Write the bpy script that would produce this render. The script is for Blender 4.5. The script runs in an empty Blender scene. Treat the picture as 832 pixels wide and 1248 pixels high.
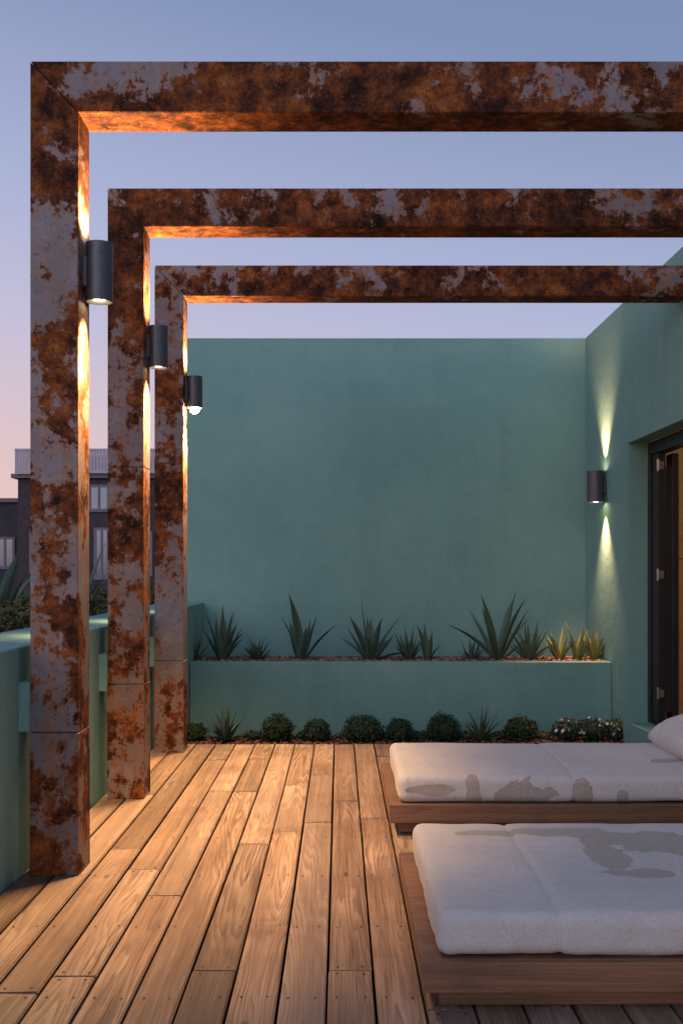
import bpy, bmesh, math, random
from mathutils import Vector, Matrix, noise
random.seed(7)
S=bpy.context.scene
C=S.collection

# ---------------------------------------------------------------- node helpers
class NT:
    def __init__(s,name):
        s.m=bpy.data.materials.new(name); s.m.use_nodes=True
        s.t=s.m.node_tree; s.b=s.t.nodes['Principled BSDF']
    def n(s,typ,**k):
        nd=s.t.nodes.new(typ)
        for a,v in k.items(): setattr(nd,a,v)
        return nd
    def l(s,a,b): s.t.links.new(a,b)
    def setv(s,inp,v):
        if hasattr(v,'is_output') or isinstance(v,bpy.types.NodeSocket): s.l(v,inp)
        else: inp.default_value=v
    def math(s,op,a,b=0.0,c=None,clamp=False):
        nd=s.n('ShaderNodeMath',operation=op,use_clamp=clamp)
        s.setv(nd.inputs[0],a); s.setv(nd.inputs[1],b)
        if c is not None: s.setv(nd.inputs[2],c)
        return nd.outputs[0]
    def obj(s):
        if not hasattr(s,'_o'): s._o=s.n('ShaderNodeTexCoord').outputs['Object']
        return s._o
    def mapv(s,v,scale=(1,1,1),loc=(0,0,0),rot=(0,0,0)):
        nd=s.n('ShaderNodeMapping'); s.l(v,nd.inputs[0])
        nd.inputs['Location'].default_value=loc; nd.inputs['Scale'].default_value=scale; nd.inputs['Rotation'].default_value=rot
        return nd.outputs[0]
    def noise(s,v,scale,detail=4,rough=.5,dist=0):
        nd=s.n('ShaderNodeTexNoise'); s.l(v,nd.inputs['Vector'])
        nd.inputs['Scale'].default_value=scale; nd.inputs['Detail'].default_value=detail
        nd.inputs['Roughness'].default_value=rough; nd.inputs['Distortion'].default_value=dist
        return nd.outputs['Fac']
    def ramp(s,f,stops,interp='LINEAR'):
        nd=s.n('ShaderNodeValToRGB'); cr=nd.color_ramp; cr.interpolation=interp
        while len(cr.elements)<len(stops): cr.elements.new(.5)
        for e,(p,c) in zip(cr.elements,stops):
            e.position=p; e.color=(c if len(c)==4 else (*c,1)) if hasattr(c,'__len__') else (c,c,c,1)
        s.l(f,nd.inputs[0]); return nd.outputs[0]
    def sstep(s,f,a,b):
        nd=s.n('ShaderNodeMapRange',interpolation_type='SMOOTHSTEP')
        s.setv(nd.inputs[0],f); nd.inputs[1].default_value=a; nd.inputs[2].default_value=b
        return nd.outputs[0]
    def mix(s,f,a,b,bt='MIX'):
        nd=s.n('ShaderNodeMix',data_type='RGBA',blend_type=bt)
        s.setv(nd.inputs[0],f)
        for i,v in ((6,a),(7,b)):
            if isinstance(v,bpy.types.NodeSocket): s.l(v,nd.inputs[i])
            else: nd.inputs[i].default_value=(*v,1)
        return nd.outputs[2]
    def bump(s,h,strength,dist=.01,prev=None):
        nd=s.n('ShaderNodeBump'); nd.inputs['Strength'].default_value=strength; nd.inputs['Distance'].default_value=dist
        s.l(h,nd.inputs['Height'])
        if prev: s.l(prev,nd.inputs['Normal'])
        return nd.outputs[0]
    def out(s,col=None,rough=None,normal=None,metal=None,spec=None):
        b=s.b
        if col is not None:
            if isinstance(col,bpy.types.NodeSocket): s.l(col,b.inputs['Base Color'])
            else: b.inputs['Base Color'].default_value=(*col,1)
        if rough is not None: s.setv(b.inputs['Roughness'],rough)
        if normal is not None: s.l(normal,b.inputs['Normal'])
        if metal is not None: s.setv(b.inputs['Metallic'],metal)
        if spec is not None: s.setv(b.inputs['Specular IOR Level'],spec)
        return s.m

# ---------------------------------------------------------------- materials
def mat_rust():
    t=NT('rusted_galvanised_steel'); o=t.obj()
    big=t.noise(o,1.9,3,.55,.2)
    mid=t.noise(o,7.0,11,.73,.12)
    fine=t.noise(o,30,8,.76)
    stk=t.noise(t.mapv(o,(20,20,3.0)),1,6,.65,.1)
    sep=t.n('ShaderNodeSeparateXYZ'); t.l(o,sep.inputs[0]); z=sep.outputs[2]; y=sep.outputs[1]
    hz=t.sstep(z,1.3,2.9)
    lowz=t.sstep(z,.55,.1)
    lip=t.math('MULTIPLY',t.sstep(z,3.12,3.0),t.sstep(z,2.95,2.985))
    f=t.math('ADD',t.math('MULTIPLY',big,.50),t.math('MULTIPLY',mid,.78))
    f=t.math('ADD',f,t.math('MULTIPLY',fine,.26)); f=t.math('ADD',f,t.math('MULTIPLY',stk,.14))
    f=t.math('ADD',f,t.math('MULTIPLY',hz,.040)); f=t.math('ADD',f,t.math('MULTIPLY',lowz,.05))
    f=t.math('ADD',f,t.math('MULTIPLY',lip,.06))
    f=t.math('SUBTRACT',f,t.math('MULTIPLY',t.sstep(y,4.8,5.6),.012))
    T=.848
    m=t.sstep(f,T-.005,T+.005)
    halo=t.sstep(f,T-.13,T)
    drip=t.noise(t.mapv(o,(36,36,.9)),1,6,.65,.2)
    dripm=t.math('MULTIPLY',t.sstep(drip,.46,.64),t.sstep(f,T-.15,T-.02))
    g=t.noise(o,3.5,10,.74,.5); g2=t.noise(t.mapv(o,(2.2,9,9)),1,7,.65); g4=t.noise(t.mapv(o,(14,14,1.4)),1,7,.65); g3=t.noise(o,90,4,.7)
    paint=t.ramp(g,[(.3,(.095,.095,.108)),(.5,(.165,.157,.17)),(.70,(.28,.265,.27))])
    paint=t.mix(t.math('MULTIPLY',t.sstep(g2,.50,.66),.5),paint,(.08,.075,.08))
    paint=t.mix(t.math('MULTIPLY',t.sstep(g4,.46,.68),.55),paint,(.125,.095,.08))
    paint=t.mix(t.math('MULTIPLY',t.sstep(g3,.5,.75),.35),paint,(.06,.052,.052))
    paint=t.mix(t.math('MULTIPLY',halo,.45),paint,(.19,.10,.058))
    paint=t.mix(t.math('MULTIPLY',dripm,.75),paint,(.25,.09,.03))
    r1=t.noise(o,11,10,.78,.2); r3=t.noise(o,3.0,5,.6)
    r1=t.math('ADD',t.math('MULTIPLY',r1,.7),t.math('MULTIPLY',r3,.35))
    rust=t.ramp(r1,[(.43,(.018,.009,.006)),(.49,(.06,.021,.011)),(.545,(.15,.045,.015)),(.60,(.27,.083,.022)),(.69,(.44,.17,.05))])
    r2=t.noise(o,80,5,.75)
    rust=t.mix(t.math('MULTIPLY',t.sstep(r2,.50,.66),.6),rust,(.02,.009,.006))
    edge=t.math('MULTIPLY',m,t.sstep(f,T+.03,T+.004))
    rust=t.mix(t.math('MULTIPLY',edge,.55),rust,(.30,.105,.03))
    col=t.mix(m,paint,rust)
    sp=t.noise(o,42,5,.6); spm=t.math('MULTIPLY',t.sstep(sp,.60,.63),t.sstep(f,T-.18,T-.06))
    col=t.mix(spm,col,(.14,.045,.016))
    h=t.math('ADD',t.math('MULTIPLY',m,-.8),t.math('MULTIPLY',t.math('MULTIPLY',fine,m),1.4))
    h=t.math('ADD',h,t.math('MULTIPLY',g4,.12))
    nb=t.bump(h,.85,.007)
    rough=t.math('ADD',t.math('MULTIPLY',m,.3),.48)
    return t.out(col,rough,nb,0,t.math('SUBTRACT',.5,t.math('MULTIPLY',m,.38)))
def mat_teal():
    t=NT('seafoam_stucco'); o=t.obj()
    a=t.noise(o,.7,6,.65,.3); b=t.noise(o,4.5,8,.68,.4); c=t.noise(o,60,5,.6)
    col=t.ramp(a,[(.3,(.150,.318,.280)),(.5,(.178,.352,.310)),(.72,(.215,.395,.345))])
    col=t.mix(t.math('MULTIPLY',t.sstep(b,.48,.75),.32),col,(.25,.42,.37))
    col=t.mix(t.math('MULTIPLY',t.sstep(b,.45,.25),.38),col,(.11,.25,.225))
    st=t.noise(t.mapv(o,(3.5,3.5,.35)),1,6,.65,.2)
    col=t.mix(t.math('MULTIPLY',t.sstep(st,.50,.78),.28),col,(.095,.20,.18))
    n1=t.bump(b,.45,.02); n2=t.bump(c,.45,.003,n1)
    return t.out(col,.78,n2,0,.25)
def mat_wood(name,axis,dark,mid,light,rough=.5,vary=True,rw=.24):
    t=NT(name); o=t.obj()
    at=t.n('ShaderNodeAttribute',attribute_name='rnd'); 
    sp=t.n('ShaderNodeSeparateColor'); t.l(at.outputs['Color'],sp.inputs[0]); R,G,B=sp.outputs[0:3]
    off=t.n('ShaderNodeCombineXYZ'); t.l(t.math('MULTIPLY',R,31),off.inputs[0]); t.l(t.math('MULTIPLY',G,57),off.inputs[1]); t.l(t.math('MULTIPLY',B,23),off.inputs[2])
    av=t.n('ShaderNodeVectorMath',operation='ADD'); t.l(o,av.inputs[0]); t.l(off.outputs[0],av.inputs[1]); v=av.outputs[0]
    if axis=='Y': sc=lambda a,b:(a,b,a)
    else: sc=lambda a,b:(b,a,a)
    fld=t.noise(t.mapv(v,sc(6.0,.42)),1,3,.40,.10)
    rings=t.math('FRACT',t.math('MULTIPLY',fld,26))
    ring=t.math('MULTIPLY',t.sstep(rings,0,.85),t.sstep(rings,1.0,.9))
    ringa=t.math('MULTIPLY',ring,t.sstep(t.noise(t.mapv(v,sc(3,.6)),1,2,.5),.38,.62))
    gr=t.noise(t.mapv(v,sc(170,3.0)),1,6,.7,.1)
    gr2=t.noise(t.mapv(v,sc(30,.7)),1,7,.65,.3)
    f=t.math('ADD',t.math('MULTIPLY',ringa,rw),t.math('MULTIPLY',gr,.55)); f=t.math('ADD',f,t.math('MULTIPLY',gr2,.58))
    col=t.ramp(f,[(.38,dark),(.62,mid),(.88,light)])
    if vary:
        br=t.math('ADD',t.math('MULTIPLY',G,.80),.54)
        cc=t.n('ShaderNodeCombineColor')
        for i in range(3): t.l(br,cc.inputs[i])
        col=t.mix(1,col,cc.outputs[0],'MULTIPLY')
        col=t.mix(t.math('MULTIPLY',B,.42),col,(.23,.18,.15))
        crk=t.noise(t.mapv(v,sc(60,1.1)),1,3,.5,.1)
        col=t.mix(t.math('MULTIPLY',t.sstep(crk,.69,.73),.75),col,tuple(x*.3 for x in dark))
    dirt=t.noise(o,1.9,8,.7,.3)
    col=t.mix(t.math('MULTIPLY',t.sstep(dirt,.47,.70),.55),col,tuple(x*.45 for x in mid))
    kn=t.n('ShaderNodeTexVoronoi'); t.l(t.mapv(v,sc(5,1.8)),kn.inputs['Vector']); kn.inputs['Scale'].default_value=1
    kd=t.math('ADD',kn.outputs['Distance'],t.math('MULTIPLY',gr2,.04))
    col=t.mix(t.math('MULTIPLY',t.sstep(kd,.105,.045),.75),col,tuple(x*.4 for x in dark))
    h=t.math('SUBTRACT',t.math('MULTIPLY',gr,.9),t.math('MULTIPLY',ringa,.15))
    nb=t.bump(h,.6,.003)
    ro=t.math('ADD',rough-.14,t.math('MULTIPLY',gr2,.3))
    return t.out(col,ro,nb,0,.4)
def mat_plain(name,col,rough=.5,metal=0,var=.15,scale=20,bump=.1,spec=.4):
    t=NT(name); o=t.obj(); a=t.noise(o,scale,5,.6)
    c=t.ramp(a,[(.3,tuple(x*(1-var) for x in col)),(.7,tuple(min(1,x*(1+var)) for x in col))])
    return t.out(c,rough,t.bump(a,bump,.004),metal,spec)
def mat_emit(name,col,st):
    t=NT(name); t.out(col,.4); t.b.inputs['Emission Color'].default_value=(*col,1); t.b.inputs['Emission Strength'].default_value=st
    return t.m
def mat_leaf(name,a,b,tip=None,rough=.5):
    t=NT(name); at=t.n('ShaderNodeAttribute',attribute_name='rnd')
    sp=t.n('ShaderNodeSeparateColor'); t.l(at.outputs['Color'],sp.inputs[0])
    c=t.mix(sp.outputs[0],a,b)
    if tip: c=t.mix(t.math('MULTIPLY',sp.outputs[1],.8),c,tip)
    n=t.noise(t.obj(),30,4,.6); c=t.mix(t.math('MULTIPLY',n,.35),c,tuple(x*.5 for x in a))
    return t.out(c,rough,None,0,.35)
def mat_fabric(patches):
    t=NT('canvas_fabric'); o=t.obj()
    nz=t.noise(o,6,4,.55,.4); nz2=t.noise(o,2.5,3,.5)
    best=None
    for (c,r) in patches:
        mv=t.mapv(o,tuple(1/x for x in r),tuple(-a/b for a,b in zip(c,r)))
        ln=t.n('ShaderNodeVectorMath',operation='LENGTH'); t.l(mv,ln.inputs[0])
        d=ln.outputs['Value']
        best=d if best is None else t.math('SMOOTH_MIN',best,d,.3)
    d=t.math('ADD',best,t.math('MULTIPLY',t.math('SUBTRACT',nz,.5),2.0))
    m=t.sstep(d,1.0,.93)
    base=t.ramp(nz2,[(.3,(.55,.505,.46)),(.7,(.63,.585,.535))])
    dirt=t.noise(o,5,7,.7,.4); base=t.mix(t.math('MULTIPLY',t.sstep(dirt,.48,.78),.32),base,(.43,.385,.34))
    patch_col=t.ramp(dirt,[(.3,(.30,.245,.18)),(.7,(.40,.335,.26))])
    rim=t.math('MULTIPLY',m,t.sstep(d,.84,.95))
    patch_col=t.mix(t.math('MULTIPLY',rim,.3),patch_col,(.26,.21,.155))
    col=t.mix(t.math('MULTIPLY',m,.82),base,patch_col)  # darker beige patches with noise-broken edges, at the listed centres
    th=t.noise(t.mapv(o,(420,60,60)),1,3,.6); th2=t.noise(t.mapv(o,(60,420,420)),1,3,.6)
    tt=t.math('ADD',th,th2)
    col=t.mix(t.math('MULTIPLY',t.sstep(tt,1.0,1.25),.30),col,(.33,.29,.25))
    col=t.mix(t.math('MULTIPLY',t.sstep(tt,1.0,.78),.20),col,(.80,.75,.69))
    wr=t.noise(o,7,4,.5,.6); cre=t.noise(t.mapv(o,(5,14,10)),1,4,.55,1.0)
    n1=t.bump(wr,.5,.02); n1=t.bump(cre,.3,.02,n1); n2=t.bump(tt,.35,.002,n1)
    t.b.inputs['Sheen Weight'].default_value=.15
    return t.out(col,.92,n2,0,.12)

RUST=mat_rust(); TEAL=mat_teal()
DECK=mat_wood('deck_wood','Y',(.075,.040,.024),(.245,.150,.096),(.44,.305,.21),.5)
BEDW=mat_wood('teak_wood','X',(.085,.038,.019),(.24,.118,.062),(.36,.19,.105),.45,False,.12)
PANEL=mat_wood('room_panel_wood','X',(.40,.25,.14),(.5,.33,.19),(.58,.40,.24),.5,False,.08)
BLACK=mat_plain('black_steel',(.012,.012,.013),.4,0,.2,30,.05)
LAMPM=mat_plain('lamp_grey_metal',(.085,.090,.098),.42,.4,.2,60,.08)
DARK=mat_plain('under_deck_dark',(.01,.009,.008),.9)
SOIL=mat_plain('soil',(.035,.024,.016),.95,0,.5,25,.8)
SCREW=mat_plain('screw_steel',(.06,.05,.045),.5,.6)
ROOF=mat_plain('roof_concrete',(.22,.21,.2),.9,0,.2,3,.2)
GROUND=mat_plain('ground_earth',(.06,.06,.05),.95,0,.4,.3,.2)
WARM=(1,.60,.27)
BULB=mat_emit('lamp_bulb_glass',(1,.72,.40),28)
BULB2=mat_emit('lamp_bulb_glass_bright',(1,.74,.42),300)

# ---------------------------------------------------------------- mesh helpers
def mkobj(name,bm,mats,parent=None,smooth=False,col=C):
    me=bpy.data.meshes.new(name); bm.to_mesh(me); bm.free()
    for m in (mats if isinstance(mats,(list,tuple)) else [mats]): me.materials.append(m)
    if smooth:
        for p in me.polygons: p.use_smooth=True
    ob=bpy.data.objects.new(name,me); col.objects.link(ob)
    if parent: ob.parent=parent
    return ob
def empty(name):
    e=bpy.data.objects.new(name,None); e.empty_display_size=.2; C.objects.link(e); return e
def addbox(bm,lo,hi,mi=0):
    vs=[bm.verts.new((x,y,z)) for x in (lo[0],hi[0]) for y in (lo[1],hi[1]) for z in (lo[2],hi[2])]
    fs=[]
    for q in ((0,1,3,2),(4,6,7,5),(0,4,5,1),(2,3,7,6),(0,2,6,4),(1,5,7,3)):
        f=bm.faces.new([vs[i] for i in q]); f.material_index=mi; fs.append(f)
    return fs
def box(name,lo,hi,mat,parent=None,bev=0,seg=2):
    bm=bmesh.new(); addbox(bm,lo,hi)
    if bev: bmesh.ops.bevel(bm,geom=bm.edges[:],offset=bev,segments=seg,affect='EDGES',profile=.6)
    bmesh.ops.recalc_face_normals(bm,faces=bm.faces[:])
    return mkobj(name,bm,mat,parent)
def prism(name,pts,ax,a,b,mat,parent=None,bev=0):
    bm=bmesh.new()
    f=(lambda p,t:(p[0],t,p[1])) if ax=='Y' else (lambda p,t:(t,p[0],p[1]))
    A=[bm.verts.new(f(p,a)) for p in pts]; B=[bm.verts.new(f(p,b)) for p in pts]
    bm.faces.new(A); bm.faces.new(B[::-1]); n=len(pts)
    for i in range(n): bm.faces.new([A[i],B[i],B[(i+1)%n],A[(i+1)%n]])
    bmesh.ops.recalc_face_normals(bm,faces=bm.faces[:])
    if bev: bmesh.ops.bevel(bm,geom=bm.edges[:],offset=bev,segments=2,affect='EDGES')
    return mkobj(name,bm,mat,parent)
def addcyl(bm,c,r1,r2,z0,z1,n=32,mi=0,cap=True):
    m=Matrix.Translation((c[0],c[1],(z0+z1)/2))
    r=bmesh.ops.create_cone(bm,cap_ends=cap,segments=n,radius1=r1,radius2=r2,depth=z1-z0,matrix=m)
    for v in r['verts']:
        for f in v.link_faces: f.material_index=mi

def rndcol(me,fn):
    ca=me.color_attributes.new('rnd','FLOAT_COLOR','CORNER')
    for p in me.polygons:
        for li in p.loop_indices:
            ca.data[li].color=fn(p,me.loops[li].vertex_index)

# ---------------------------------------------------------------- layout constants
XL,XR=-1.212,2.28
PW=.187
HT=3.192; HB=2.992
BED_Z=-.20
DECK_END=7.36
BW=9.96; WT=3.35

box('ground',(-900,-900,-3.6),(900,1500,-3.5),GROUND)
bld=empty('terrace_building')
box('lower_storey',(-2.75,-2,-3.5),(7,12,-.36),ROOF,bld)
box('under_deck',(-1.26,-1.5,-.355),(2.28,7.33,-.06),DARK,bld)

# deck boards
def build_deck():
    bm=bmesh.new(); sc=bmesh.new(); ids=[]
    pitch=.1355; gap=.0085; x=-.037-pitch*9
    while x<XR-.005:
        x0=max(x+gap/2,-1.258); x1=min(x+pitch-gap/2,XR-.004)
        if x1-x0<.02: x+=pitch; continue
        y=-1.2-random.random()*1.5
        while y<DECK_END:
            L=random.choice([1.1,1.5,1.9,2.4,2.9])+random.uniform(-.1,.1)
            y1=min(y+L,DECK_END)
            if DECK_END-y1<.35: y1=DECK_END
            dz=random.uniform(-.002,.002); jx=random.uniform(-.0012,.0012); tl=random.uniform(-.0012,.0012)
            k=bmesh.new(); addbox(k,(x0+jx,y+.0025,-.032+dz),(x1+jx,y1-.0025,dz))
            bmesh.ops.bevel(k,geom=[e for e in k.edges],offset=.0035,segments=2,affect='EDGES')
            for v in k.verts: v.co.z+=tl*(1 if v.co.x>(x0+x1)/2 else -1)
            tmp=bpy.data.meshes.new('t'); k.to_mesh(tmp); k.free()
            n0=len(bm.faces); bm.from_mesh(tmp); bpy.data.meshes.remove(tmp)
            r=(random.random(),random.random(),random.random(),1)
            ids+= [r]*(len(bm.faces)-n0)
            for yy in [y+.03,y1-.03]+[q*.6 for q in range(-2,13) if y+.15<q*.6<y1-.15]:
                for xx in (x0+.025,x1-.025):
                    if x1-x0>.08: 
                        bmesh.ops.create_circle(sc,cap_ends=True,segments=8,radius=.0045,matrix=Matrix.Translation((xx+random.uniform(-.003,.003),yy+random.uniform(-.004,.004),dz+.0016)))
            y=y1
        x+=pitch
    d=empty('timber_deck')
    ob=mkobj('boards',bm,DECK,d)
    rndcol(ob.data,lambda p,vi:ids[p.index])
    mkobj('screws',sc,SCREW,d)
    box('edge_fascia',(-1.258,DECK_END+.003,-.2),(XR-.004,DECK_END+.025,-.006),DECK,d)
build_deck()

# ---------------------------------------------------------------- portal frames
def portal(y0,seamz):
    e=empty('rusted_steel_pergola_frame'); y1=y0+.19; xi=XL+PW; g=.0018
    zs=[0.0]+seamz
    for i,z in enumerate(zs):
        last=i==len(zs)-1
        ex=.0025 if i==0 else 0
        if not last:
            box('post_section_%d'%(i+1),(XL-ex,y0-ex,z+(g if i else 0)),(xi+ex,y1+ex,zs[i+1]-g),RUST,e,.003)
        else:
            prism('post_upper',[(XL,z+g),(xi,z+g),(xi,HB-g),(XL,HT-g*1.5)],'Y',y0,y1,RUST,e,.0025)
    prism('beam',[(XL+g,HT),(XR-.002,HT),(XR-.002,HB),(xi+g,HB)],'Y',y0,y1,RUST,e,.0025)
    box('core',(XL+.012,y0+.012,.02),(xi-.012,y1-.012,HB),BLACK,e)
    box('base_plate',(XL-.004,y0-.004,.0025),(xi+.004,y1+.004,.008),RUST,e,.002)
    box('tie_bracket',(-1.275,y0+.02,.56),(XL-.004,y0+.15,.755),TEAL,e,.004)
    return e
portal(4.20,[.56]); portal(5.60,[.60,1.735]); portal(7.02,[.60])

# ---------------------------------------------------------------- lamps
def lamp(name,x,y,z0,z1,r,side,wallx,e_dn,e_up,ang=105,angu=140,bulb_drop=0,spread=.03,col=WARM,bm_=None,bs=.45):
    e=empty(name)
    bm=bmesh.new(); n=40; t=.006
    prof=[(r-t,z0+.05),(r-t,z0),(r-t+.001,z0-.0015),(r,z0),(r,z1),(r-t,z1+.001),(r-t,z1-.05)]
    rings=[]
    for (rr,zz) in prof:
        rings.append([bm.verts.new((x+rr*math.cos(2*math.pi*i/n),y+rr*math.sin(2*math.pi*i/n),zz)) for i in range(n)])
    for a,b in zip(rings,rings[1:]):
        for i in range(n): bm.faces.new([a[i],a[(i+1)%n],b[(i+1)%n],b[i]])
    addcyl(bm,(x,y),r-t-.0005,r-t-.0005,z0+.05,z1-.05,n)
    bmesh.ops.recalc_face_normals(bm,faces=bm.faces[:])
    o=mkobj('body',bm,LAMPM,e,True); o.modifiers.new('es','EDGE_SPLIT').split_angle=math.radians(40)
    zc=(z0+z1)/2
    lo,hi=sorted((wallx,x+side*(r*.80)))
    box('wall_bracket',(lo,y-.03,zc-.06),(hi,y+.03,zc+.06),LAMPM,e,.003)
    for nm,zz,sg in (('bulb_down',z0+.018-bulb_drop,-1),('bulb_up',z1-.018,1)):
        b=bmesh.new(); bmesh.ops.create_uvsphere(b,u_segments=20,v_segments=10,radius=r*.58,matrix=Matrix.Translation((x,y,zz))@Matrix.Scale(bs if sg<0 else .45,4,(0,0,1)))
        mkobj(nm,b,(bm_ or BULB) if sg<0 else BULB,e,True)
        L=bpy.data.lights.new(nm+'_light','SPOT'); L.energy=e_dn if sg<0 else e_up; L.color=col
        L.spot_size=math.radians(ang if sg<0 else angu); L.spot_blend=1; L.shadow_soft_size=spread
        lo_=bpy.data.objects.new(nm+'_light',L); C.objects.link(lo_); lo_.parent=e
        lo_.location=(x,y,(z0-.035-bulb_drop) if sg<0 else z1+.01)
        lo_.rotation_euler=(0 if sg<0 else math.pi,0,0)
xi=XL+PW
lamp('cylinder_wall_lamp',xi+.062,4.295,2.272,2.505,.054,-1,xi-.001,520,110,ang=92)
lamp('cylinder_wall_lamp',xi+.062,5.695,2.272,2.49,.052,-1,xi-.001,500,110,ang=92)
lamp('cylinder_wall_lamp',xi+.062,7.115,2.272,2.48,.052,-1,xi-.001,480,110,ang=92,bulb_drop=.03,bm_=BULB2,bs=.9)
lamp('cylinder_wall_lamp',2.28-.088,9.2,1.778,2.045,.072,1,2.281,150,170,80,80,col=(1,.50,.27))

# ---------------------------------------------------------------- walls
box('parapet_wall',(-1.65,-1.5,-.355),(-1.262,BW-.002,.893),TEAL,None,.008)
box('back_wall',(-1.65,BW,-.355),(5.2,BW+.22,WT),TEAL,None,.006)
prism('house_wall',[(-1.5,-.355),(-1.5,WT),(BW-.002,WT),(BW-.002,-.355),(8.48,-.355),(8.48,2.2),(5.3,2.2),(5.3,-.355)],'X',XR,XR+.15,TEAL,None)
pl=empty('planter_wall')
box('front_wall',(-1.258,9.0,-.355),(XR-.002,9.12,.421),TEAL,pl,.006)
box('planter_soil',(-1.258,9.121,-.3),(XR-.002,BW-.003,.392),SOIL,pl)
box('planting_bed_soil',(-1.258,DECK_END+.026,-.35),(XR-.002,8.997,BED_Z),SOIL,bld)

# room behind the opening
rm=empty('living_room')
xr=XR+.151
box('room_floor',(xr,4.6,-.3),(5.2,9.3,-.005),PANEL,rm)
box('threshold',(XR+.003,5.3,-.3),(xr-.001,8.478,-.010),TEAL,rm)
box('room_end_wall_low',(xr,9.3,-.3),(5.2,9.4,1.29),PANEL,rm,.004)
box('room_end_wall_high',(xr,9.3,1.296),(5.2,9.4,2.6),PANEL,rm,.004)
box('room_side_wall',(5.2,4.5,-.3),(5.3,9.4,2.6),PANEL,rm)
box('room_near_wall',(xr,4.5,-.3),(5.2,4.6,2.6),PANEL,rm)
box('room_ceiling',(xr,4.5,2.6),(5.3,9.4,2.75),ROOF,rm)
cb=bmesh.new(); addcyl(cb,(3.9,7.4),.11,.11,2.56,2.6); mkobj('ceiling_lamp',cb,mat_emit('ceiling_lamp_glow',(1,.75,.48),6),rm)
L=bpy.data.lights.new('ceiling_light','POINT'); L.energy=26; L.color=(1,.70,.44); L.shadow_soft_size=.1
lo=bpy.data.objects.new('ceiling_light',L); C.objects.link(lo); lo.parent=rm; lo.location=(3.9,7.4,2.4)
dr=empty('black_folding_door')
box('jamb',(xr,8.41,-.005),(xr+.10,8.478,2.198),BLACK,dr,.003)
box('head',(xr,5.31,2.10),(xr+.10,8.408,2.198),BLACK,dr,.003)
box('jamb_near',(xr,5.302,-.005),(xr+.10,5.36,2.098),BLACK,dr,.003)
box('track',(xr,5.362,-.004),(xr+.10,8.408,.015),BLACK,dr,.002)
GL=NT('dark_glass'); GL.out((.02,.022,.025),.08,None,0,.6); GLM=GL.m
for i in range(3):
    ya=8.395-.055*i; yb=ya-.045
    x0=xr+.012
    box('leaf_stile_%d'%i,(x0,yb,.02),(x0+.06,ya,2.095),BLACK,dr,.003)
    box('leaf_glass_%d'%i,(x0+.06,yb+.012,.1),(x0+.11,ya-.012,2.0),GLM,dr)
    box('leaf_outer_%d'%i,(x0+.11,yb,.02),(x0+.16,ya,2.095),BLACK,dr,.003)
HS=mat_plain('hinge_steel',(.3,.3,.3),.35,.9)
for z in (.25,1.16,2.0):
    bm=bmesh.new(); addcyl(bm,(xr+.006,8.22),.011,.011,z-.045,z+.045,16); addbox(bm,(xr+.008,8.215,z-.03),(xr+.05,8.235,z+.03)); mkobj('hinge',bm,HS,dr)

# ---------------------------------------------------------------- daybeds
def rbox_pts(lo,hi,r,step,seams,seed,amp=.006,puff=.012):
    bm=bmesh.new()
    dims=[hi[i]-lo[i] for i in range(3)]; n=[max(6,int(dims[i]/step)) for i in range(3)]
    n[2]=max(n[2],8)
    vm={}
    def P(i,j,k):
        key=(i,j,k)
        if key in vm: return vm[key]
        p=Vector([lo[a]+dims[a]*q/n[a] for a,q in enumerate(key)])
        c=Vector([min(max(p[a],lo[a]+r),hi[a]-r) for a in range(3)])
        d=p-c
        if d.length>1e-6:
            nn=d.normalized(); p=c+nn*r
        else: nn=Vector((0,0,1))
        q=Vector((p.x,p.y,p.z))
        w=noise.noise(q*3.2+Vector((seed,0,0)))*amp+noise.noise(q*9+Vector((0,seed,0)))*amp*.5
        if nn.z<.3: w+=noise.noise(Vector((q.x*22,q.y*22,q.z*4+seed)))*.0022
        u=(q.x-lo[0])/dims[0]; v=(q.y-lo[1])/dims[1]
        if nn.z>.5: w+=puff*min(1,min(v,1-v)*7,min(u,1-u)*14)
        s=0
        for (sx,val) in seams:
            dd=abs(q[sx]-val); s=max(s,math.exp(-(dd/.007)**2)*.006+math.exp(-(dd/.03)**2)*.002)
        w-=s
        p=p+nn*w
        vm[key]=bm.verts.new(p); return vm[key]
    for a,b,c_ in ((0,1,2),(1,2,0),(2,0,1)):
        for side in (0,n[c_]):
            for i in range(n[a]):
                for j in range(n[b]):
                    idx=[]
                    for (di,dj) in ((0,0),(1,0),(1,1),(0,1)):
                        k=[0,0,0]; k[a]=i+di; k[b]=j+dj; k[c_]=side; idx.append(P(*k))
                    bm.faces.new(idx)
    bmesh.ops.recalc_face_normals(bm,faces=bm.faces[:])
    return bm
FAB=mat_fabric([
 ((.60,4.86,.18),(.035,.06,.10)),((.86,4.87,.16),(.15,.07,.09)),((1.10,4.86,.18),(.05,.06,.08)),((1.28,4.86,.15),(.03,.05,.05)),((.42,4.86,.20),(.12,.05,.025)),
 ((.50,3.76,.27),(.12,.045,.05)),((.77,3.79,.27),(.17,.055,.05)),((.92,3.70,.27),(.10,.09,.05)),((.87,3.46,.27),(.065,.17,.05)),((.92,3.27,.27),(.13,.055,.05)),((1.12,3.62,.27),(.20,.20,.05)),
 ((1.5,3.3,.27),(.2,.12,.05)),((1.6,5.2,.27),(.15,.06,.02))])
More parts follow.
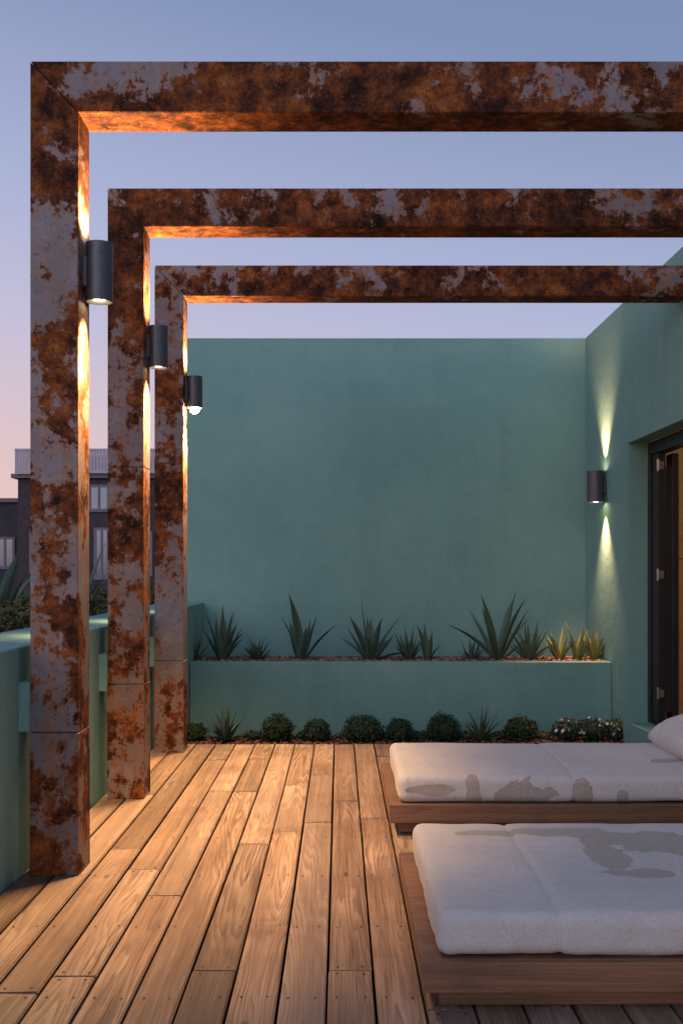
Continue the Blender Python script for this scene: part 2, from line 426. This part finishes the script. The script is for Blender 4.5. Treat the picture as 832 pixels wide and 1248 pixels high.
def daybed(y0,y1,seams,seed):
    e=empty('outdoor_daybed'); x0=.222; x1=2.17
    def bx(nm,lo,hi,bev=.004):
        o=box(nm,lo,hi,BEDW,e,bev); r=(random.random(),random.random(),random.random(),1)
        rndcol(o.data,lambda p,v:r); return o
    bx('front_rail',(x0,y0,.058),(x1,y0+.035,.141)); bx('back_rail',(x0,y1-.035,.058),(x1,y1,.141))
    bx('left_rail',(x0+.001,y0+.0355,.059),(x0+.06,y1-.0355,.1405)); bx('right_rail',(x1-.06,y0+.0355,.059),(x1-.001,y1-.0355,.1405))
    ny=7
    for i in range(ny):
        a=y0+.036+(y1-y0-.072)*i/ny; b=a+(y1-y0-.072)/ny-.006
        bx('slat_%d'%i,(x0+.061,a,.10),(x1-.061,b,.137),.002)
    bx('plinth',(x0+.05,y0+.06,.003),(x1-.05,y1-.06,.0575))
    bm=rbox_pts((x0+.045,y0+.035,.1415),(x1-.02,y1-.045,.262),.034,.0105,seams,seed)
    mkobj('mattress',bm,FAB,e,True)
    pb=bmesh.new(); N=36; W=.50;H=.62;T=.10
    g={}
    for s in (1,-1):
        for i in range(N+1):
            for j in range(N+1):
                u=i/N*2-1; v=j/N*2-1
                edge=i in(0,N) or j in(0,N)
                if edge and (0,i,j) in g: g[(s,i,j)]=g[(0,i,j)]; continue
                th=T*(max(0,(1-u**4)*(1-v**4)))**.55
                px=u*W/2*(1-.07*(1-abs(v))*abs(u)**3) ; py=v*H/2*(1-.06*(1-abs(u))*abs(v)**3)
                w=noise.noise(Vector((u*2,v*2,seed+s)))*.018*(1-u*u)*(1-v*v)+noise.noise(Vector((u*5,v*5,seed)))*.009
                vt=pb.verts.new((px,py,s*th+w if not edge else w*.3))
                g[(s,i,j)]=vt
                if edge: g[(0,i,j)]=vt
        for i in range(N):
            for j in range(N):
                pb.faces.new([g[(s,i,j)],g[(s,i+1,j)],g[(s,i+1,j+1)],g[(s,i,j+1)]])
    bmesh.ops.recalc_face_normals(pb,faces=pb.faces[:])
    bmesh.ops.transform(pb,matrix=Matrix.Translation((1.86,(y0+y1)/2+.03,.385))@Matrix.Rotation(math.radians(-18),4,'Y'),verts=pb.verts[:])
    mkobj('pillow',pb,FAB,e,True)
daybed(4.82,5.86,[(0,1.06)],3)
daybed(2.885,4.02,[(0,.60),(0,1.38),(1,3.62)],8)

# ---------------------------------------------------------------- plants
AG=mat_leaf('agave_leaf',(.038,.078,.056),(.075,.14,.10),(.15,.20,.13),.42)
YE=mat_leaf('snake_plant_leaf',(.10,.15,.04),(.20,.24,.07),(.38,.36,.14),.45)
BU=mat_leaf('box_shrub_leaf',(.016,.034,.013),(.045,.08,.027),None,.6)
HG=mat_leaf('hedge_leaf',(.03,.045,.015),(.10,.10,.03),(.24,.19,.04),.6)
WH=mat_plain('white_petal',(.6,.6,.58),.6)
def leaf(bm,lay,base,az,el,L,w,curl,rr,n=8):
    d=Vector((math.cos(az),math.sin(az),0)); side=Vector((-math.sin(az),math.cos(az),0)); up=Vector((0,0,1))
    p=Vector(base); ang=el; prev=None
    tw=random.uniform(-.25,.25)
    for i in range(n+1):
        t=i/n
        ww=w*(.62+1.1*t*(1-t)*1.6)*(1-t**2.6) if i<n else .0012
        dirv=d*math.cos(ang)+up*math.sin(ang); nrm=-d*math.sin(ang)+up*math.cos(ang)
        sd=(side*math.cos(tw*t)+nrm*math.sin(tw*t))
        row=[bm.verts.new(p-sd*ww/2+nrm*ww*.20),bm.verts.new(p-sd*ww*.25+nrm*ww*.03),bm.verts.new(p-nrm*ww*.05),bm.verts.new(p+sd*ww*.25+nrm*ww*.03),bm.verts.new(p+sd*ww/2+nrm*ww*.20)]
        if prev:
            for k in range(4):
                f=bm.faces.new([prev[k],prev[k+1],row[k+1],row[k]])
                for lp in f.loops: lp[lay]=(rr,(1 if k in(0,3) else 0)*.5+.3*t,0,1)
        prev=row; p=p+dirv*(L/n); ang+=curl/n
def agave(name,x,y,z,h,spread,n,w,mat,el0=1.45,seed=0,parent=None):
    random.seed(seed*13+5); bm=bmesh.new(); lay=bm.loops.layers.float_color.new('rnd')
    for i in range(n):
        t=i/max(1,n-1); az=i*2.39996+random.uniform(-.4,.4)
        el=el0-spread*(1-t)+random.uniform(-.14,.14)
        L=h*(.68+.35*t)*random.uniform(.72,1.12)
        leaf(bm,lay,(x+math.cos(az)*w*.35,y+math.sin(az)*w*.35,z),az,el,L,w*random.uniform(.8,1.15),random.uniform(-.6,.15),random.random())
    return mkobj(name,bm,mat,parent,True)
def px(xp,d): return (xp-414)*d/1306
PZ=.395
def pa(name,xp,h,spread,n,w,mat,seed,d=9.32,**k):
    agave(name,px(xp,d),d,PZ,h,spread,n,w,mat,seed=seed,**k)
pa('agave_plant',271,.50,.5,14,.07,AG,1)
pa('yucca_plant',313,.25,1.1,36,.028,AG,2)
pa('agave_plant',367,.62,.42,8,.085,AG,3)
pa('agave_plant',452,.52,.95,13,.075,AG,14)
pa('yucca_plant',497,.33,.6,22,.040,AG,5)
pa('agave_plant',521,.37,.3,8,.06,AG,6)
pa('agave_plant',606,.70,.85,14,.07,AG,7)
pa('yucca_plant',574,.23,1.0,24,.028,AG,8)
pa('agave_plant',645,.36,.8,18,.055,AG,9)
pa('snake_plant',681,.34,.45,15,.050,YE,10)
pa('snake_plant',704,.33,.4,15,.050,YE,11)
pa('snake_plant',724,.32,.5,17,.046,YE,12)
pa('yucca_plant',237,.24,1.0,20,.028,AG,13)
def shrub(name,x,y,z,rx,rz,mat,n=900,ls=.016,flowers=0,seed=0,box_=None):
    random.seed(seed+99); bm=bmesh.new(); lay=bm.loops.layers.float_color.new('rnd')
    for i in range(n+flowers):
        v=Vector((random.gauss(0,1),random.gauss(0,1),random.gauss(0,1))).normalized()
        lump=1+.26*noise.noise(v*2.0+Vector((seed*3.1,0,0)))+.14*noise.noise(v*5+Vector((0,seed*2.3,0)))
        rad=random.uniform(.70,1.0)*lump if i<n else 1.04
        if random.random()<.04: rad*=1.12
        if box_:
            p=Vector((random.uniform(box_[0],box_[1]),random.uniform(box_[2],box_[3]),0))
            top=box_[5]+.13*noise.noise(Vector((p.x*2.3,p.y*2.3,0)))+.09*noise.noise(Vector((p.x*8,p.y*8,3)))
            p.z=random.uniform(max(box_[4],top-.35),top); v=Vector((random.uniform(-1,1),random.uniform(-1,1),1)).normalized()
        else: p=Vector((x+v.x*rx*rad,y+v.y*rx*rad,z+rz*.9+v.z*rz*rad))
        nn=(v+Vector((random.uniform(-.9,.9),random.uniform(-.9,.9),random.uniform(-.6,.9)))).normalized()
        a=nn.orthogonal().normalized(); a=Matrix.Rotation(random.uniform(0,6.28),3,nn)@a; b=nn.cross(a)
        s=ls*random.uniform(.7,1.3)
        if i<n:
            f=bm.faces.new([bm.verts.new(p-a*s),bm.verts.new(p+b*s*.5),bm.verts.new(p+a*s*1.1),bm.verts.new(p-b*s*.5)])
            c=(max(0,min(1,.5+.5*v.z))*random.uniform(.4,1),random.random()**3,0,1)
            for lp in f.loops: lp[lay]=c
        else:
            for q in range(5):
                th=q*1.2566; c1=p+(a*math.cos(th)+b*math.sin(th))*s*.7+nn*.003; pr=(-a*math.sin(th)+b*math.cos(th))*s*.33
                f=bm.faces.new([bm.verts.new(p+nn*.002),bm.verts.new(c1-pr),bm.verts.new(c1+(c1-p)*.3),bm.verts.new(c1+pr)]); f.material_index=1
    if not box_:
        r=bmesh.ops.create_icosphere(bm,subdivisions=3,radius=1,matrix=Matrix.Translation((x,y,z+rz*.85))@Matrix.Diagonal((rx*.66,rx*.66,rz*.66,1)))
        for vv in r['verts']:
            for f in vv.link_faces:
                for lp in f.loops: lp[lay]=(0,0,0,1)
    return mkobj(name,bm,[mat,WH])
D2=8.72
for k,(xp,r) in enumerate([(237,.10),(337,.14),(386,.115),(443,.17),(487,.12),(540,.145),(634,.135)]):
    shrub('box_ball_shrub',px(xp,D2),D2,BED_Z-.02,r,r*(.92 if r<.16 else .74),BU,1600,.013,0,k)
for k,xp in enumerate((275,586)):
    agave('yucca_plant',px(xp,D2),D2,BED_Z,.29,1.2,40,.032,AG,seed=30+k)
for k,xp in enumerate((370,422,515,460,308,565,610,662)):
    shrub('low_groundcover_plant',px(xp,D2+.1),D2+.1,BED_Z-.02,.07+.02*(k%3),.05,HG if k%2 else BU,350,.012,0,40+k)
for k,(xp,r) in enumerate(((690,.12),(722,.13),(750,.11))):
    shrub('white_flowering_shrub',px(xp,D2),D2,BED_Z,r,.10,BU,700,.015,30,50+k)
def gravel(name,x0,x1,y0,y1,z,n,s,mats):
    random.seed(77); bm=bmesh.new()
    for i in range(n):
        c=Vector((random.uniform(x0,x1),random.uniform(y0,y1),z+random.uniform(0,s*.6))); 
        r=bmesh.ops.create_icosphere(bm,subdivisions=1,radius=s*random.uniform(.5,1.1),matrix=Matrix.Translation(c)@Matrix.Rotation(random.random()*6,4,'Z')@Matrix.Diagonal((1,.75,.5,1)))
        mi=random.randrange(len(mats))
        for v in r['verts']:
            v.co+=Vector([random.uniform(-1,1)*s*.12 for _ in range(3)])
            for f in v.link_faces: f.material_index=mi
    return mkobj(name,bm,mats)
PB=[mat_plain('pebble_red',(.26,.10,.055),.8),mat_plain('pebble_tan',(.34,.24,.16),.8),mat_plain('pebble_brown',(.12,.06,.04),.8)]
gravel('planter_gravel',-1.25,2.27,9.13,9.6,.405,2200,.024,PB)
gravel('bed_gravel',-1.25,2.27,7.9,8.98,BED_Z,2000,.022,[PB[2],PB[0]])

box('outer_planter_soil',(-2.74,-1.5,-.355),(-1.655,11.5,.55),SOIL,None)
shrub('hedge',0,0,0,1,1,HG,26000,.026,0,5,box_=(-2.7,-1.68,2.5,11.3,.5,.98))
agave('agave_plant',-2.25,7.0,.75,.66,.75,14,.09,AG,seed=61)
agave('agave_plant',-1.95,8.0,.8,.62,.6,10,.07,AG,seed=62)
agave('agave_plant',-2.3,5.7,.75,.5,.8,12,.07,AG,seed=63)

# ---------------------------------------------------------------- distant buildings
WALLD=mat_plain('dark_brick',(.055,.044,.048),.9,0,.3,6,.3); WALLD2=mat_plain('dark_render',(.05,.048,.062),.9,0,.3,3,.2)
METAL=mat_plain('corrugated_metal',(.40,.37,.40),.6,.1,.1,4,.1)
WG=NT('window_glass'); WG.out((.06,.10,.17),.08,None,.5,.8); WG=WG.m
TRIM=mat_plain('grey_trim',(.16,.15,.165),.7)
def building(name,x0,x1,y0,y1,zt,wall,wins,roof):
    e=empty(name)
    box('walls',(x0,y0,-3.5),(x1,y1,zt),wall,e)
    box('cornice',(x0-.15,y0-.15,zt),(x1+.15,y1+.15,zt+.12),TRIM,e)
    if roof:
        bm=bmesh.new(); x=x0
        addbox(bm,(x0,y0-.3,zt+.12),(x1,y0-.22,zt+.2))
        addbox(bm,(x0,y0-.3,zt+roof-.06),(x1,y0-.22,zt+roof))
        while x<x1:
            addbox(bm,(x,y0-.28,zt+.2),(x+.075,y0-.24,zt+roof-.06)); x+=.09
        mkobj('roof_screen',bm,METAL,e)
        box('roof_house',(x0+.5,y0+.8,zt+.12),(x1-.5,y1-.5,zt+roof-.1),METAL,e)
    for (a,b,c,d) in wins:
        box('window_glass',(a,y0-.03,c),(b,y0+.05,d),WG,e)
        for q in ((a-.07,b+.07,d,d+.07),(a-.07,b+.07,c-.09,c),(a-.07,a,c,d),(b,b+.07,c,d),((a+b)/2-.03,(a+b)/2+.03,c,d)):
            box('window_frame',(q[0],y0-.06,q[2]),(q[1],y0-.031,q[3]),TRIM,e)
building('distant_brick_building',-9.0,-4.3,30,38,3.75,WALLD,[(-6.95,-6.5,2.9,3.5),(-6.8,-6.5,1.0,2.3),(-8.6,-8.0,1.2,2.2),(-5.9,-5.3,1.1,2.2),(-5.9,-5.3,-1.2,0)],.8)
building('distant_flat_roof_building',-19,-9.3,32,42,3.2,WALLD2,[(-10.2,-9.75,1.3,2.1),(-12,-11.2,1.3,2.1),(-14,-13.2,1.3,2.1),(-10.6,-9.9,-1,0)],0)
building('distant_house',-34,-22,40,52,1.8,WALLD2,[(-30,-29,0,1),(-27,-26,0,1)],0)
building('distant_house',6,22,45,60,1.5,WALLD,[(8,9,-.5,.8),(12,13,-.5,.8)],0)

# ---------------------------------------------------------------- world
W=bpy.data.worlds.new("World"); S.world=W; W.use_nodes=True; nt=W.node_tree; N=nt.nodes; bg=N['Background']
tc=N.new('ShaderNodeTexCoord'); sp=N.new('ShaderNodeSeparateXYZ'); nt.links.new(tc.outputs['Generated'],sp.inputs[0])
def wm(op,a,b,clamp=False):
    n=N.new('ShaderNodeMath'); n.operation=op; n.use_clamp=clamp
    for i,v in enumerate((a,b)):
        if isinstance(v,(int,float)): n.inputs[i].default_value=v
        else: nt.links.new(v,n.inputs[i])
    return n.outputs[0]
zz=wm('ADD',sp.outputs[2],wm('MULTIPLY',sp.outputs[0],.20))
zz=wm('MAXIMUM',zz,0,False)
rp=N.new('ShaderNodeValToRGB'); cr=rp.color_ramp
st=[(0,(.74,.52,.52)),(.06,(.68,.51,.56)),(.16,(.53,.49,.66)),(.28,(.38,.42,.64)),(.46,(.20,.26,.45)),(1,(.085,.125,.26))]
while len(cr.elements)<len(st): cr.elements.new(.5)
for e,(p,c) in zip(cr.elements,st): e.position=p; e.color=(*c,1)
nt.links.new(zz,rp.inputs[0])
sky=N.new('ShaderNodeTexSky'); sky.sky_type='NISHITA'; sky.sun_disc=False; sky.sun_elevation=math.radians(1.5); sky.sun_rotation=math.radians(200)
back=wm('ADD',1,wm('MULTIPLY',wm('MAXIMUM',wm('MULTIPLY',sp.outputs[1],-1),0),1.3))
m1=N.new('ShaderNodeVectorMath'); m1.operation='SCALE'; nt.links.new(rp.outputs[0],m1.inputs[0]); nt.links.new(back,m1.inputs['Scale'])
m2=N.new('ShaderNodeVectorMath'); m2.operation='SCALE'; nt.links.new(sky.outputs[0],m2.inputs[0]); m2.inputs['Scale'].default_value=.03
ad=N.new('ShaderNodeVectorMath'); ad.operation='ADD'; nt.links.new(m1.outputs[0],ad.inputs[0]); nt.links.new(m2.outputs[0],ad.inputs[1])
nt.links.new(ad.outputs[0],bg.inputs['Color']); bg.inputs['Strength'].default_value=1.0
sl=bpy.data.lights.new('sun','SUN'); sl.energy=.3; sl.angle=math.radians(40); sl.color=(1,.86,.80)
so=bpy.data.objects.new('sun',sl); C.objects.link(so)
so.rotation_euler=Vector((.25,.9,-.36)).to_track_quat('-Z','Y').to_euler()

# ---------------------------------------------------------------- camera
cd=bpy.data.cameras.new('camera'); cam=bpy.data.objects.new('camera',cd); C.objects.link(cam); S.camera=cam
cam.location=(0,0,1.2); cam.rotation_euler=(math.pi/2,0,0)
cd.sensor_fit='VERTICAL'; cd.sensor_height=36; cd.lens=1306/1248*36; cd.shift_y=70/1248; cd.shift_x=2/1248
cd.clip_end=3000; cd.clip_start=.05
S.view_settings.view_transform='Standard'; S.view_settings.look='None'; S.view_settings.exposure=0
